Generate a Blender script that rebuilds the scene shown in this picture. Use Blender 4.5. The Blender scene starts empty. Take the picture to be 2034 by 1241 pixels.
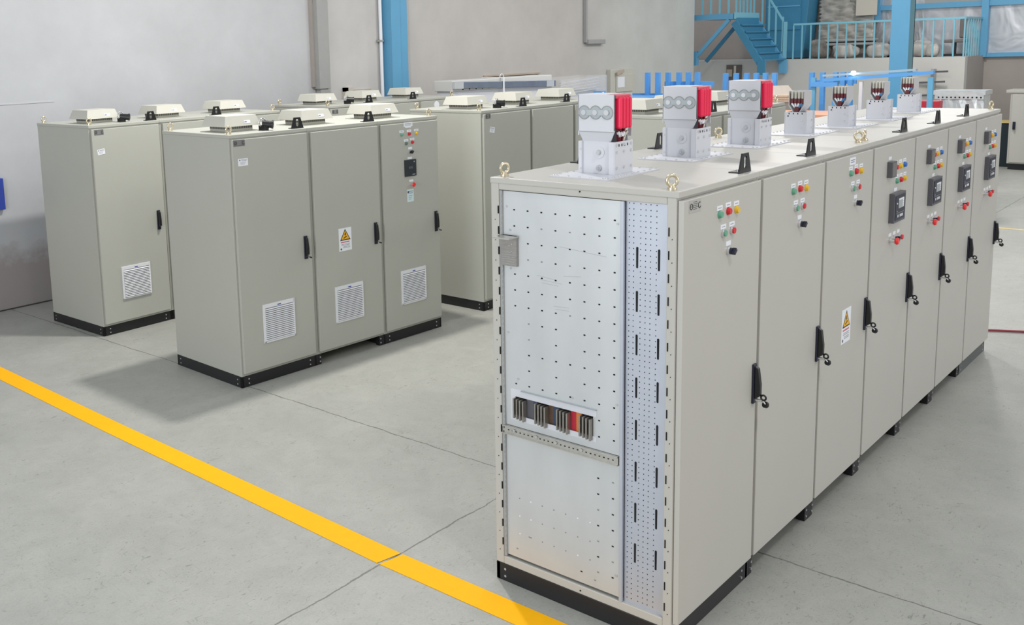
import bpy, math, random
from math import sin, cos, pi, radians
from mathutils import Vector, Matrix
random.seed(7)
scene = bpy.context.scene
COL = scene.collection

# ------------------------------------------------------------------ camera
cam_d = bpy.data.cameras.new('camera')
cam = bpy.data.objects.new('camera', cam_d)
COL.objects.link(cam)
yaw, pitch, roll = 0.7445538529, 0.1566405896, -0.0291081283
fw = Vector((cos(yaw)*cos(pitch), sin(yaw)*cos(pitch), -sin(pitch)))
rt = Vector((sin(yaw), -cos(yaw), 0)); up = rt.cross(fw)
r2 = rt*cos(roll) + up*sin(roll); u2 = -rt*sin(roll) + up*cos(roll)
m = Matrix((r2, u2, -fw)).transposed().to_4x4()
m.translation = Vector((-3.97981772, -2.05023423, 2.84816692))
cam.matrix_world = m
cam_d.sensor_fit = 'HORIZONTAL'; cam_d.sensor_width = 36.0
cam_d.lens = 1962.56767/2034*36
cam_d.shift_x = (1017-809.82956)/2034
cam_d.shift_y = (413.063435-620.5)/2034
cam_d.clip_end = 200
scene.camera = cam

# ------------------------------------------------------------------ world, lamps, exposure
scene.view_settings.view_transform = 'Standard'
scene.view_settings.look = 'None'
scene.view_settings.gamma = 1.0
scene.view_settings.use_curve_mapping = False
scene.view_settings.exposure = 0.0
w = bpy.data.worlds.new('hall_daylight'); scene.world = w; w.use_nodes = True
bg = w.node_tree.nodes['Background']
bg.inputs[0].default_value = (0.92, 0.96, 1.0, 1); bg.inputs[1].default_value = 0.74

def lamp(name, loc, size, watts, color=(1, .97, .92), aim=None, shape='DISK', size_y=None):
    d = bpy.data.lights.new(name, 'AREA'); d.shape = shape; d.size = size
    if size_y: d.size_y = size_y
    d.energy = watts; d.color = color
    o = bpy.data.objects.new(name, d); COL.objects.link(o); o.location = loc
    if aim is not None:
        v = Vector(aim) - Vector(loc); o.rotation_euler = v.to_track_quat('-Z', 'Y').to_euler()
    return o
lamp('high_bay_lamp', (2.7, 5.0, 6.2), 0.32, 290)
lamp('high_bay_lamp', (-1.2, -2.6, 6.2), 0.6, 90)
lamp('high_bay_lamp', (10.0, 3.5, 6.2), 0.8, 195)
lamp('high_bay_lamp', (9.5, -2.0, 6.2), 0.8, 120)
lamp('high_bay_lamp', (16.5, 3.0, 6.2), 0.8, 230)
# added fill lights out of view, brightening the cabinet flanks and fronts
lamp('fill_light', (-7.0, 1.5, 2.6), 3.2, 230, (.93, .97, 1), (1, 3.2, 1.2), 'RECTANGLE', 3.0)
lamp('fill_light', (2.5, -8.8, 2.6), 6.0, 170, (1, .98, .95), (2.5, 0, 1.2), 'RECTANGLE', 3.4)

# ------------------------------------------------------------------ materials
MATS = {}
def mat(name, col, rough=.5, metal=0.0, noise=0.0, scale=8.0, bump=0.0, alpha=1.0, spec=.5, emit=None, trans=0, stretch=None, bscale=None):
    if name in MATS: return MATS[name]
    mt = bpy.data.materials.new(name); mt.use_nodes = True
    nt = mt.node_tree; b = nt.nodes['Principled BSDF']
    b.inputs['Base Color'].default_value = (*col, 1); b.inputs['Roughness'].default_value = rough
    b.inputs['Metallic'].default_value = metal; b.inputs['Specular IOR Level'].default_value = spec
    b.inputs['Alpha'].default_value = alpha
    if trans: b.inputs['Transmission Weight'].default_value = trans
    if emit: b.inputs['Emission Color'].default_value = (*col, 1); b.inputs['Emission Strength'].default_value = emit
    tc = nt.nodes.new('ShaderNodeTexCoord'); mp = nt.nodes.new('ShaderNodeMapping')
    nt.links.new(tc.outputs['Object'], mp.inputs[0])
    if stretch: mp.inputs['Scale'].default_value = stretch
    n = nt.nodes.new('ShaderNodeTexNoise'); n.inputs['Scale'].default_value = scale; n.inputs['Detail'].default_value = 5
    nt.links.new(mp.outputs[0], n.inputs['Vector'])
    r = nt.nodes.new('ShaderNodeMix'); r.data_type = 'RGBA'
    k = max(noise, .012)
    r.inputs[6].default_value = (*[c*(1-k) for c in col], 1); r.inputs[7].default_value = (*[min(1, c*(1+k)) for c in col], 1)
    nt.links.new(n.outputs['Fac'], r.inputs[0]); nt.links.new(r.outputs[2], b.inputs['Base Color'])
    if bump:
        bp = nt.nodes.new('ShaderNodeBump'); bp.inputs['Strength'].default_value = bump; bp.inputs['Distance'].default_value = .01
        n2 = nt.nodes.new('ShaderNodeTexNoise'); n2.inputs['Scale'].default_value = bscale or scale*3; n2.inputs['Detail'].default_value = 4
        nt.links.new(mp.outputs[0], n2.inputs['Vector'])
        nt.links.new(n2.outputs['Fac'], bp.inputs['Height']); nt.links.new(bp.outputs[0], b.inputs['Normal'])
    MATS[name] = mt
    return mt
PAINT = mat('cabinet_paint', (.49, .475, .435), .42, noise=.02, scale=3, bump=.03, bscale=500)
PAINT_SHADED = mat('cabinet_paint_shaded', (.435, .437, .39), .45, noise=.02, scale=3, bump=.03, bscale=500)  # same cabinet paint; dimmer, greener light on the fan rows put into its colour
CREAM = mat('fan_cream_plastic', (.53, .52, .46), .5, noise=.03)
BLACK = mat('plinth_black', (.012, .012, .014), .4, noise=.1, bump=.02)
BLK = mat('black_plastic', (.01, .01, .012), .3)
HOLE = mat('punched_hole_dark', (.006, .006, .008), .9)
GALV = mat('galvanised_sheet', (.60, .62, .63), .42, metal=.45, noise=.10, scale=5, bump=.02, stretch=(1, 1, .5))
GALV2 = mat('galvanised_sheet_blue', (.50, .53, .60), .42, metal=.45, noise=.08, scale=6)
ZINC = mat('zinc_rail', (.55, .54, .5), .35, metal=.7, noise=.15, scale=30)
BRASSY = mat('yellow_zinc', (.66, .58, .42), .25, metal=.8, noise=.1)
CHROME = mat('bolt_steel', (.75, .75, .77), .22, metal=.9)
WHITE = mat('label_white', (.80, .82, .86), .45)
WHITEP = mat('riser_white_paint', (.62, .63, .67), .45, noise=.02)
VENT = mat('vent_white_plastic', (.74, .75, .78), .45)
VENTD = mat('vent_slot_shade', (.20, .20, .20), .8)  # shade between the slats, put into the colour of the recess
LOUV = mat('louvre_grey', (.13, .125, .11), .7)
INK = mat('label_ink', (.08, .09, .16), .6)
INKG = mat('plate_grey', (.16, .16, .16), .45, noise=.25, scale=60)
INKB = mat('badge_blue', (.03, .06, .35), .5)
GREEN = mat('button_green', (.14, .38, .25), .3)
RED = mat('button_red', (.65, .02, .03), .3)
ESTOP = mat('estop_red', (.85, .03, .03), .3)
YEL = mat('lens_yellow', (.80, .50, .03), .3)
BLUEL = mat('lens_blue', (.03, .16, .55), .3)
NAVY = mat('handle_dark_blue_black', (.012, .014, .035), .35)
SCR = mat('display_grey', (.38, .40, .42), .3)
GREYP = mat('instrument_grey', (.10, .10, .115), .4)
COPPER = mat('copper_bar', (.16, .10, .07), .35, metal=.6, noise=.3, scale=20)
TIN = mat('busbar_tinned', (.33, .31, .28), .35, metal=.7, noise=.25, scale=30)
MAROON = mat('maroon_sleeve', (.12, .008, .015), .35)
CRIM = mat('crimson_sleeve', (.82, .012, .075), .45)
STEELD = mat('steel_grey_disc', (.42, .46, .48), .3, metal=.5)
ORANGE = mat('orange_barrier', (.62, .20, .03), .5)
PAPER = mat('paper_light_blue', (.60, .74, .76), .6)
SIGNY = mat('sign_amber', (.87, .45, .02), .5)
SIGNR = mat('sign_red_ink', (.6, .15, .2), .5)
BLUE = mat('steel_blue_paint', (.12, .36, .57), .4, noise=.06, scale=4)
BLUE2 = mat('rack_blue_paint', (.10, .33, .72), .4, noise=.05)
DBLUE = mat('stair_blue_paint', (.045, .215, .36), .45, noise=.08, scale=4)
RAILB = mat('rail_pale_blue', (.20, .47, .58), .45, noise=.05)
GREYD = mat('duct_grey', (.34, .34, .33), .5, noise=.06)
CONC = mat('mezzanine_plaster', (.52, .51, .48), .85, noise=.07, scale=1.5, bump=.1)
PINKP = mat('pinkish_plaster', (.36, .325, .30), .9, noise=.12, scale=1.5, bump=.1)
WOOD = mat('timber', (.46, .38, .30), .7, noise=.2, scale=6, stretch=(1, 6, 1))
CARD = mat('brown_card', (.44, .39, .34), .8, noise=.1)
SACK = mat('sack_plastic', (.48, .45, .42), .45, noise=.25, scale=9, bump=.6, bscale=9)
BEIGE = mat('beige_board', (.55, .51, .44), .7)
REDBOX = mat('red_paint', (.45, .02, .04), .4)
ROSE = mat('copper_sheet_orange', (.72, .36, .24), .45)

def film(name, col, alpha, rough=.18, metal=.0, bs=6):
    return mat(name, col, rough, metal=metal, noise=.12, scale=5, bump=1.0, bscale=bs, alpha=alpha)
FILM = film('stretch_film', (.72, .72, .71), .30)
FILMO = film('stretch_film_dense', (.62, .65, .66), 1.0, .2, .25, 7)

def floor_material():
    mt = bpy.data.materials.new('concrete_floor'); mt.use_nodes = True; nt = mt.node_tree; L = nt.links
    b = nt.nodes['Principled BSDF']; N = nt.nodes.new
    tc = N('ShaderNodeTexCoord'); sep = N('ShaderNodeSeparateXYZ'); L.new(tc.outputs['Object'], sep.inputs[0])
    def noise(sc, det=6, rough=.6, dist=0, src=None):
        n = N('ShaderNodeTexNoise'); n.inputs['Scale'].default_value = sc; n.inputs['Detail'].default_value = det
        n.inputs['Roughness'].default_value = rough; n.inputs['Distortion'].default_value = dist
        L.new(src or tc.outputs['Object'], n.inputs['Vector']); return n.outputs['Fac']
    def ramp(src, p0, c0, p1, c1):
        r = N('ShaderNodeValToRGB'); L.new(src, r.inputs[0]); e = r.color_ramp.elements
        e[0].position = p0; e[0].color = (*c0, 1); e[1].position = p1; e[1].color = (*c1, 1); return r.outputs[0]
    def math_(op, a, b_=None, c=None):
        x = N('ShaderNodeMath'); x.operation = op
        for i, v in enumerate((a, b_, c)):
            if v is None: continue
            if isinstance(v, (int, float)): x.inputs[i].default_value = v
            else: L.new(v, x.inputs[i])
        return x.outputs[0]
    def mix(f, a, b_, mode='MIX'):
        x = N('ShaderNodeMix'); x.data_type = 'RGBA'; x.blend_type = mode
        if isinstance(f, (int, float)): x.inputs[0].default_value = f
        else: L.new(f, x.inputs[0])
        for i, v in ((6, a), (7, b_)):
            if isinstance(v, tuple): x.inputs[i].default_value = (*v, 1)
            else: L.new(v, x.inputs[i])
        return x.outputs[2]
    base = ramp(noise(.55, 7, .6, .4), .32, (.345, .348, .322), .68, (.405, .405, .375))
    mid = ramp(noise(4.5, 8, .7, .8), .25, (.88, .88, .87), .75, (1.05, 1.05, 1.04))
    c = mix(1.0, base, mid, 'MULTIPLY')
    # fine scratches
    mp = N('ShaderNodeMapping'); L.new(tc.outputs['Object'], mp.inputs[0]); mp.inputs['Scale'].default_value = (1, 5, 1); mp.inputs['Rotation'].default_value = (0, 0, .6)
    sc = ramp(noise(9, 4, .55, 2.5, mp.outputs[0]), .62, (0, 0, 0), .70, (1, 1, 1))
    c = mix(math_('MULTIPLY', sc, .32), c, (.19, .19, .17))
    mp2 = N('ShaderNodeMapping'); L.new(tc.outputs['Object'], mp2.inputs[0]); mp2.inputs['Scale'].default_value = (7, 1, 1); mp2.inputs['Rotation'].default_value = (0, 0, -.5)
    sc2 = ramp(noise(5, 5, .6, 3.0, mp2.outputs[0]), .60, (0, 0, 0), .66, (1, 1, 1)); msk = ramp(noise(.9, 4), .45, (0, 0, 0), .6, (1, 1, 1))
    c = mix(math_('MULTIPLY', math_('MULTIPLY', sc2, msk), .30), c, (.17, .17, .15))
    sp = ramp(noise(38, 2, .5), .70, (0, 0, 0), .75, (1, 1, 1))
    gr = ramp(noise(75, 5, .75), .2, (.86, .86, .86), .8, (1.10, 1.10, 1.10)); c = mix(1.0, c, gr, 'MULTIPLY')
    bl = ramp(noise(1.9, 7, .68, .6), .56, (0, 0, 0), .78, (1, 1, 1)); c = mix(math_('MULTIPLY', bl, .12), c, (.20, .20, .17))
    lt = ramp(noise(1.4, 7, .7, 1.2), .62, (0, 0, 0), .80, (1, 1, 1)); c = mix(math_('MULTIPLY', lt, .22), c, (.52, .51, .47))
    mp3 = N('ShaderNodeMapping'); L.new(tc.outputs['Object'], mp3.inputs[0]); mp3.inputs['Scale'].default_value = (1, 2.6, 1); mp3.inputs['Rotation'].default_value = (0, 0, 1.0)
    fl = ramp(noise(13, 3, .6, 1.8, mp3.outputs[0]), .635, (0, 0, 0), .68, (1, 1, 1)); mf = ramp(noise(1.3, 3), .38, (.15, .15, .15), .62, (1, 1, 1))
    c = mix(math_('MULTIPLY', math_('MULTIPLY', fl, mf), .60), c, (.13, .13, .11))
    fl2 = ramp(noise(16, 3, .6, 2.4), .65, (0, 0, 0), .70, (1, 1, 1)); c = mix(math_('MULTIPLY', fl2, .42), c, (.17, .17, .15))
    c = mix(math_('MULTIPLY', sp, .35), c, (.16, .16, .14))
    wob = math_('MULTIPLY', math_('SUBTRACT', noise(2.2, 6, .7), .5), .07)
    wid = math_('MULTIPLY', noise(7, 3), .011)
    # saw-cut joints of the slab
    jx = math_('LESS_THAN', math_('ABSOLUTE', math_('ADD', math_('SUBTRACT', sep.outputs[0], 1.15), wob)), wid)
    jy = math_('LESS_THAN', math_('ABSOLUTE', math_('ADD', math_('SUBTRACT', sep.outputs[1], 1.62), wob)), wid)
    j = math_('MAXIMUM', jx, jy)
    c = mix(math_('MULTIPLY', j, .75), c, (.10, .095, .085))
    L.new(c, b.inputs['Base Color'])
    rr = ramp(noise(1.7, 5), .3, (.36, .36, .36), .7, (.52, .52, .52)); L.new(rr, b.inputs['Roughness'])
    b.inputs['Specular IOR Level'].default_value = .45
    bp = N('ShaderNodeBump'); bp.inputs['Strength'].default_value = .10; bp.inputs['Distance'].default_value = .01
    L.new(noise(30, 5), bp.inputs['Height']); L.new(bp.outputs[0], b.inputs['Normal'])
    return mt
def wall_material():
    # plaster: whiter paint on the left stretch, warmer older plaster further on, grimy foot
    mt = bpy.data.materials.new('painted_plaster_wall'); mt.use_nodes = True; nt = mt.node_tree; L = nt.links
    b = nt.nodes['Principled BSDF']; N = nt.nodes.new
    tc = N('ShaderNodeTexCoord'); sep = N('ShaderNodeSeparateXYZ'); L.new(tc.outputs['Object'], sep.inputs[0])
    n = N('ShaderNodeTexNoise'); n.inputs['Scale'].default_value = 1.3; n.inputs['Detail'].default_value = 9; n.inputs['Roughness'].default_value = .62
    L.new(tc.outputs['Object'], n.inputs['Vector'])
    r = N('ShaderNodeValToRGB'); L.new(sep.outputs[0], r.inputs[0])
    r0 = N('ShaderNodeMapRange'); L.new(sep.outputs[0], r0.inputs[0]); r0.inputs[1].default_value = 0; r0.inputs[2].default_value = 18
    L.new(r0.outputs[0], r.inputs[0])
    e = r.color_ramp.elements
    e[0].position = .0; e[0].color = (.50, .515, .54, 1); e[1].position = 1; e[1].color = (.52, .53, .505, 1)
    for p, c in ((.33, (.51, .515, .53)), (.36, (.56, .545, .53)), (.46, (.54, .515, .49)), (.72, (.52, .49, .46)), (.85, (.52, .525, .50))):
        x = e.new(p); x.color = (*c, 1)
    mn = N('ShaderNodeMix'); mn.data_type = 'RGBA'; mn.blend_type = 'MULTIPLY'; mn.inputs[0].default_value = 1
    rn = N('ShaderNodeValToRGB'); L.new(n.outputs['Fac'], rn.inputs[0]); q = rn.color_ramp.elements
    q[0].position = .3; q[0].color = (.91, .905, .90, 1); q[1].position = .7; q[1].color = (1.04, 1.04, 1.04, 1)
    L.new(r.outputs[0], mn.inputs[6]); L.new(rn.outputs[0], mn.inputs[7])
    # damp pinkish stain along the foot
    ad = N('ShaderNodeMath'); ad.operation = 'MULTIPLY_ADD'; L.new(n.outputs['Fac'], ad.inputs[0]); ad.inputs[1].default_value = -2.2; L.new(sep.outputs[2], ad.inputs[2])
    mr = N('ShaderNodeMapRange'); L.new(ad.outputs[0], mr.inputs[0]); mr.inputs[1].default_value = -.25; mr.inputs[2].default_value = -.55; mr.inputs[3].default_value = 0; mr.inputs[4].default_value = .75
    ms = N('ShaderNodeMix'); ms.data_type = 'RGBA'; L.new(mr.outputs[0], ms.inputs[0]); L.new(mn.outputs[2], ms.inputs[6]); ms.inputs[7].default_value = (.30, .25, .235, 1)
    L.new(ms.outputs[2], b.inputs['Base Color']); b.inputs['Roughness'].default_value = .8
    bp = N('ShaderNodeBump'); bp.inputs['Strength'].default_value = .25; bp.inputs['Distance'].default_value = .02
    L.new(n.outputs['Fac'], bp.inputs['Height']); L.new(bp.outputs[0], b.inputs['Normal'])
    return mt
def foil_material():
    mt = bpy.data.materials.new('foil_insulation'); mt.use_nodes = True; nt = mt.node_tree; L = nt.links
    b = nt.nodes['Principled BSDF']; N = nt.nodes.new
    b.inputs['Base Color'].default_value = (.55, .56, .585, 1); b.inputs['Metallic'].default_value = .8; b.inputs['Roughness'].default_value = .40
    tc = N('ShaderNodeTexCoord'); mp = N('ShaderNodeMapping'); L.new(tc.outputs['Object'], mp.inputs[0]); mp.inputs['Scale'].default_value = (1, 1, .8)
    v = N('ShaderNodeTexNoise'); v.inputs['Scale'].default_value = 1.5; v.inputs['Detail'].default_value = 3; v.inputs['Distortion'].default_value = .5
    L.new(mp.outputs[0], v.inputs['Vector'])
    bp = N('ShaderNodeBump'); bp.inputs['Strength'].default_value = .5; bp.inputs['Distance'].default_value = .10
    L.new(v.outputs['Fac'], bp.inputs['Height']); L.new(bp.outputs[0], b.inputs['Normal'])
    return mt
YSTRIPE = mat('yellow_floor_paint', (.93, .45, .002), .6, noise=.06, scale=14, bump=.05, spec=.15)
YSTRIPE2 = mat('yellow_floor_paint_worn', (.66, .52, .22), .6, noise=.15, scale=9)

# ------------------------------------------------------------------ mesh helpers
class MB:
    """collects boxes, cylinders, tubes; ends as ONE mesh"""
    def __init__(s): s.v = []; s.f = []; s.m = []; s.mats = []; s.sm = []
    def mi(s, mt):
        if mt not in s.mats: s.mats.append(mt)
        return s.mats.index(mt)
    def add(s, vs, fs, mt, smooth=False):
        o = len(s.v); s.v += [tuple(v) for v in vs]; k = s.mi(mt)
        for f in fs: s.f.append([i+o for i in f]); s.m.append(k); s.sm.append(smooth)
        return s
    def box(s, x0, y0, z0, x1, y1, z1, mt):
        x0, x1 = min(x0, x1), max(x0, x1); y0, y1 = min(y0, y1), max(y0, y1); z0, z1 = min(z0, z1), max(z0, z1)
        vs = [(x0,y0,z0),(x1,y0,z0),(x1,y1,z0),(x0,y1,z0),(x0,y0,z1),(x1,y0,z1),(x1,y1,z1),(x0,y1,z1)]
        return s.add(vs, [(0,3,2,1),(4,5,6,7),(0,1,5,4),(1,2,6,5),(2,3,7,6),(3,0,4,7)], mt)
    def frustum(s, x0, y0, x1, y1, z0, X0, Y0, X1, Y1, z1, mt):
        vs = [(x0,y0,z0),(x1,y0,z0),(x1,y1,z0),(x0,y1,z0),(X0,Y0,z1),(X1,Y0,z1),(X1,Y1,z1),(X0,Y1,z1)]
        return s.add(vs, [(0,3,2,1),(4,5,6,7),(0,1,5,4),(1,2,6,5),(2,3,7,6),(3,0,4,7)], mt)
    def frame(s, p, q):
        a = Vector(q)-Vector(p); a.normalize()
        t = Vector((0,0,1)) if abs(a.z) < .9 else Vector((1,0,0))
        u = a.cross(t).normalized(); v = a.cross(u).normalized(); return u, v
    def cyl(s, p, q, r, mt, n=16, r1=None, smooth=True, caps=True):
        p, q = Vector(p), Vector(q); u, v = s.frame(p, q); r1 = r if r1 is None else r1
        vs = [p+(u*cos(2*pi*i/n)+v*sin(2*pi*i/n))*r for i in range(n)] + [q+(u*cos(2*pi*i/n)+v*sin(2*pi*i/n))*r1 for i in range(n)]
        s.add(vs, [(i, (i+1) % n, n+(i+1) % n, n+i) for i in range(n)], mt, smooth)
        if caps:
            s.add([vs[i] for i in range(n)], [tuple(range(n-1, -1, -1))], mt)
            s.add([vs[n+i] for i in range(n)], [tuple(range(n))], mt)
        return s
    def bar(s, p, q, wd, ht, mt):
        """rectangular bar between two points, ht measured upwards"""
        p, q = Vector(p), Vector(q); a = (q-p).normalized()
        t = Vector((0,0,1)) if abs(a.z) < .98 else Vector((0,1,0))
        u = a.cross(t).normalized()*wd/2; v = u.cross(a).normalized()*ht/2
        vs = [p-u-v, p+u-v, p+u+v, p-u+v, q-u-v, q+u-v, q+u+v, q-u+v]
        return s.add(vs, [(0,1,2,3),(7,6,5,4),(0,4,5,1),(1,5,6,2),(2,6,7,3),(3,7,4,0)], mt)
    def torus(s, c, R, r, mt, axis='y', n=22, k=8, a0=0, a1=2*pi, rz=0):
        vs = []; full = abs(a1-a0-2*pi) < 1e-6; cnt = n if full else n+1
        for i in range(cnt):
            a = a0+(a1-a0)*i/n
            for j in range(k):
                b = 2*pi*j/k; rr = R+r*cos(b); h = r*sin(b)
                P = {'y': (rr*cos(a), h, rr*sin(a)), 'x': (h, rr*cos(a), rr*sin(a)), 'z': (rr*cos(a), rr*sin(a), h)}[axis]
                x, y = P[0]*cos(rz)-P[1]*sin(rz), P[0]*sin(rz)+P[1]*cos(rz)
                vs.append((c[0]+x, c[1]+y, c[2]+P[2]))
        fs = []
        for i in range(n if full else n):
            i2 = (i+1) % cnt
            for j in range(k): fs.append((i*k+j, i*k+(j+1) % k, i2*k+(j+1) % k, i2*k+j))
        return s.add(vs, fs, mt, True)
    def tube(s, pts, r, mt, k=8):
        for a, b in zip(pts[:-1], pts[1:]): s.cyl(a, b, r, mt, k)
        return s
    def prism(s, poly, axis, a, b, mt):
        """2-D polygon extruded along axis from a to b"""
        f = {'x': lambda p, t: (t, p[0], p[1]), 'y': lambda p, t: (p[0], t, p[1]), 'z': lambda p, t: (p[0], p[1], t)}[axis]
        n = len(poly); vs = [f(p, a) for p in poly]+[f(p, b) for p in poly]
        return s.add(vs, [tuple(range(n)), tuple(range(2*n-1, n-1, -1))]+[(i, n+i, n+(i+1) % n, (i+1) % n) for i in range(n)], mt)
    def plate_holes(s, poly, hole, axis, a, b, mt):
        """plate with one hole; poly and hole have equal vertex counts"""
        f = {'x': lambda p, t: (t, p[0], p[1]), 'y': lambda p, t: (p[0], t, p[1]), 'z': lambda p, t: (p[0], p[1], t)}[axis]
        n = len(poly); vs = [f(p, a) for p in poly]+[f(p, a) for p in hole]+[f(p, b) for p in poly]+[f(p, b) for p in hole]
        fs = []
        for i in range(n):
            j = (i+1) % n
            fs += [(i, j, n+j, n+i), (2*n+i, 3*n+i, 3*n+j, 2*n+j), (i, 2*n+i, 2*n+j, j), (n+i, n+j, 3*n+j, 3*n+i)]
        return s.add(vs, fs, mt)
    def mesh(s, name):
        me = bpy.data.meshes.new(name); me.from_pydata(s.v, [], s.f)
        for mt in s.mats: me.materials.append(mt)
        me.polygons.foreach_set('material_index', s.m); me.polygons.foreach_set('use_smooth', s.sm)
        me.update(); import bmesh
        bm = bmesh.new(); bm.from_mesh(me); bmesh.ops.recalc_face_normals(bm, faces=bm.faces); bm.to_mesh(me); bm.free()
        return me
    def build(s, name, parent=None, loc=(0,0,0), bevel=0, segs=2, rz=0):
        return place(name, s.mesh(name), parent, loc, bevel, segs, rz)
def place(name, me, parent=None, loc=(0,0,0), bevel=0, segs=2, rz=0):
    o = bpy.data.objects.new(name, me); COL.objects.link(o); o.location = loc; o.rotation_euler = (0, 0, rz)
    if parent is not None: o.parent = parent
    if bevel:
        md = o.modifiers.new('edge', 'BEVEL'); md.width = bevel; md.segments = segs; md.limit_method = 'ANGLE'; md.angle_limit = radians(40)
    return o
def thing(name, label, cat, loc=(0,0,0), rz=0, group=None):
    o = bpy.data.objects.new(name, None); COL.objects.link(o); o.location = loc; o.rotation_euler = (0, 0, rz)
    o.empty_display_size = .1
    return tag(o, label, cat, group)
def tag(o, label, cat, group=None):
    o['label'] = label; o['category'] = cat
    if group: o['group'] = group
    return o
def struct(o): o['kind'] = 'structure'; return o
CACHE = {}
def cached(key, fn):
    if key not in CACHE: CACHE[key] = fn()
    return CACHE[key]

# ------------------------------------------------------------------ setting
FLOOR = floor_material(); WALL = wall_material(); FOIL = foil_material()
struct(MB().box(-9, -9, -.2, 23.5, 9.05, 0, FLOOR).build('floor'))
struct(MB().box(-9, 9.05, -.2, 18.34, 10.6, 6.4, WALL).build('wall_left'))
def wallseg(name, m, *b): return struct(MB().box(*b, m).build(name))
# yellow stripe
pts = [(-4.5, -.16), (-1, -.145), (.48, -.138), (1.62, -.145), (3.04, -.10), (4.67, -.055), (7.0, .035), (9.05, .10)]
st = MB()
for seg in (pts[:3]+[(1.598, -.145)], [(1.616, -.145)]+pts[4:]):
    n = len(seg); vs = []
    for y, x in seg: vs += [(x-.165, y+(.03 if y in (1.598, 1.616) else 0), .001), (x, y, .001)]
    vs2 = [(a, b, .003) for a, b, c in vs]
    st.add(vs+vs2, [(2*n+2*i, 2*n+2*i+1, 2*n+2*i+3, 2*n+2*i+2) for i in range(n-1)]+[(2*i, 2*i+2, 2*n+2*i+2, 2*n+2*i) for i in range(n-1)]+[(2*i+1, 2*n+2*i+1, 2*n+2*i+3, 2*i+3) for i in range(n-1)], YSTRIPE)
struct(st.build('trim_1'))
struct(MB().box(12.6, -8, .001, 12.68, 3.2, .003, YSTRIPE2).build('trim_2'))
# mezzanine block and the far walls
wallseg('wall_mezzanine_front', CONC, 20.0, 3.6, -.1, 20.2, 13, 2.40)
wallseg('wall_mezzanine_side', PINKP, 20.2, 3.6, -.1, 21.65, 3.8, 2.40)
wallseg('wall_back', PINKP, 21.65, -9, -.1, 21.95, 10.6, 2.36)
wallseg('wall_back_upper', FOIL, 21.68, -9, 2.36, 21.95, 6.05, 6.4)
wallseg('wall_back_plaster', PINKP, 21.68, 6.05, 2.36, 21.95, 13, 6.4)
wallseg('floor_mezzanine', CONC, 20.2, 3.8, 2.28, 21.65, 13, 2.40)
# foil wall framing (steel)
fr = MB().box(21.56, -9, 3.50, 21.68, 6.0, 3.62, BLUE).box(21.56, -9, 2.36, 21.68, 3.6, 2.45, BLUE)
fr.box(21.50, 3.54, 2.36, 21.68, 3.68, 6.4, BLUE).box(21.5, 5.85, 3.28, 21.68, 6.05, 6.4, BLUE)
fr.box(21.6, -9, 3.62, 21.68, 4.9, 3.92, GREYD)
struct(fr.build('trim_3'))
# wall column boxed in grey (cable duct) and blue roof column on the left wall
t = thing('cable_duct', 'tall grey steel cable duct running down the white left wall', 'duct', (6.12, 9.05, 2.31))
MB().box(-.05, -.14, .03, .17, 0, 4, GREYD).build('casing', t, bevel=.004)
MB().box(-.10, -.05, .06, -.052, 0, 4, PINKP).build('back_strip', t)
MB().box(-.02, -.12, -.03, .13, -.02, .03, GREYD).build('foot', t)
t = thing('steel_column', 'blue steel roof column standing against the left wall behind the rooftop fans', 'column', (7.77, 9.05, 0))
MB().box(-.20, -.22, 0, .01, -.20, 6.2, BLUE).box(-.20, -.2, 0, -.19, 0, 6.2, BLUE).build('flange', t)
MB().box(.01, -.20, 0, .03, 0, 6.2, GREYD).build('web', t)
MB().box(.03, -.20, 0, .20, 0, 6.2, BLUE).build('side_channel', t, bevel=.01)
t = thing('drain_pipe', 'thin white pipe running down the wall left of the blue column', 'pipe', (7.50, 9.0, 0))
MB().cyl((0, 0, 0), (0, 0, 6), .028, WHITE).build('pipe', t)
MB().cyl((0, 0, 3.02), (0, 0, 3.05), .045, GREYD).box(-.06, -.01, 3.02, .06, .045, 3.05, GREYD).build('clamp', t)
t = thing('conduit', 'thin grey conduit on the wall ending in a short horizontal tray', 'conduit', (13.5, 9.0, 2.93))
MB().box(-.03, -.02, 0, .03, .045, 3, GREYD).build('riser', t)
MB().box(.03, -.05, -.03, .68, .045, .06, GREYD).build('tray', t, bevel=.01)
# cream access box on wall
t = thing('wall_safe_box', 'small cream metal box on the wall above the blue racks', 'wall box', (14.88, 9.05, 2.07))
MB().box(-.50, -.10, -.27, .50, 0, .29, CREAM).build('casing', t, bevel=.01)
MB().box(-.30, -.125, -.20, .38, -.10, .18, CREAM).build('door', t, bevel=.01)
MB().box(-.26, -.131, -.10, .02, -.125, .12, WHITE).build('notice', t)
MB().bar((-.33, -.15, .19), (-.05, -.15, .25), .03, .06, WOOD).build('latch', t)
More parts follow.
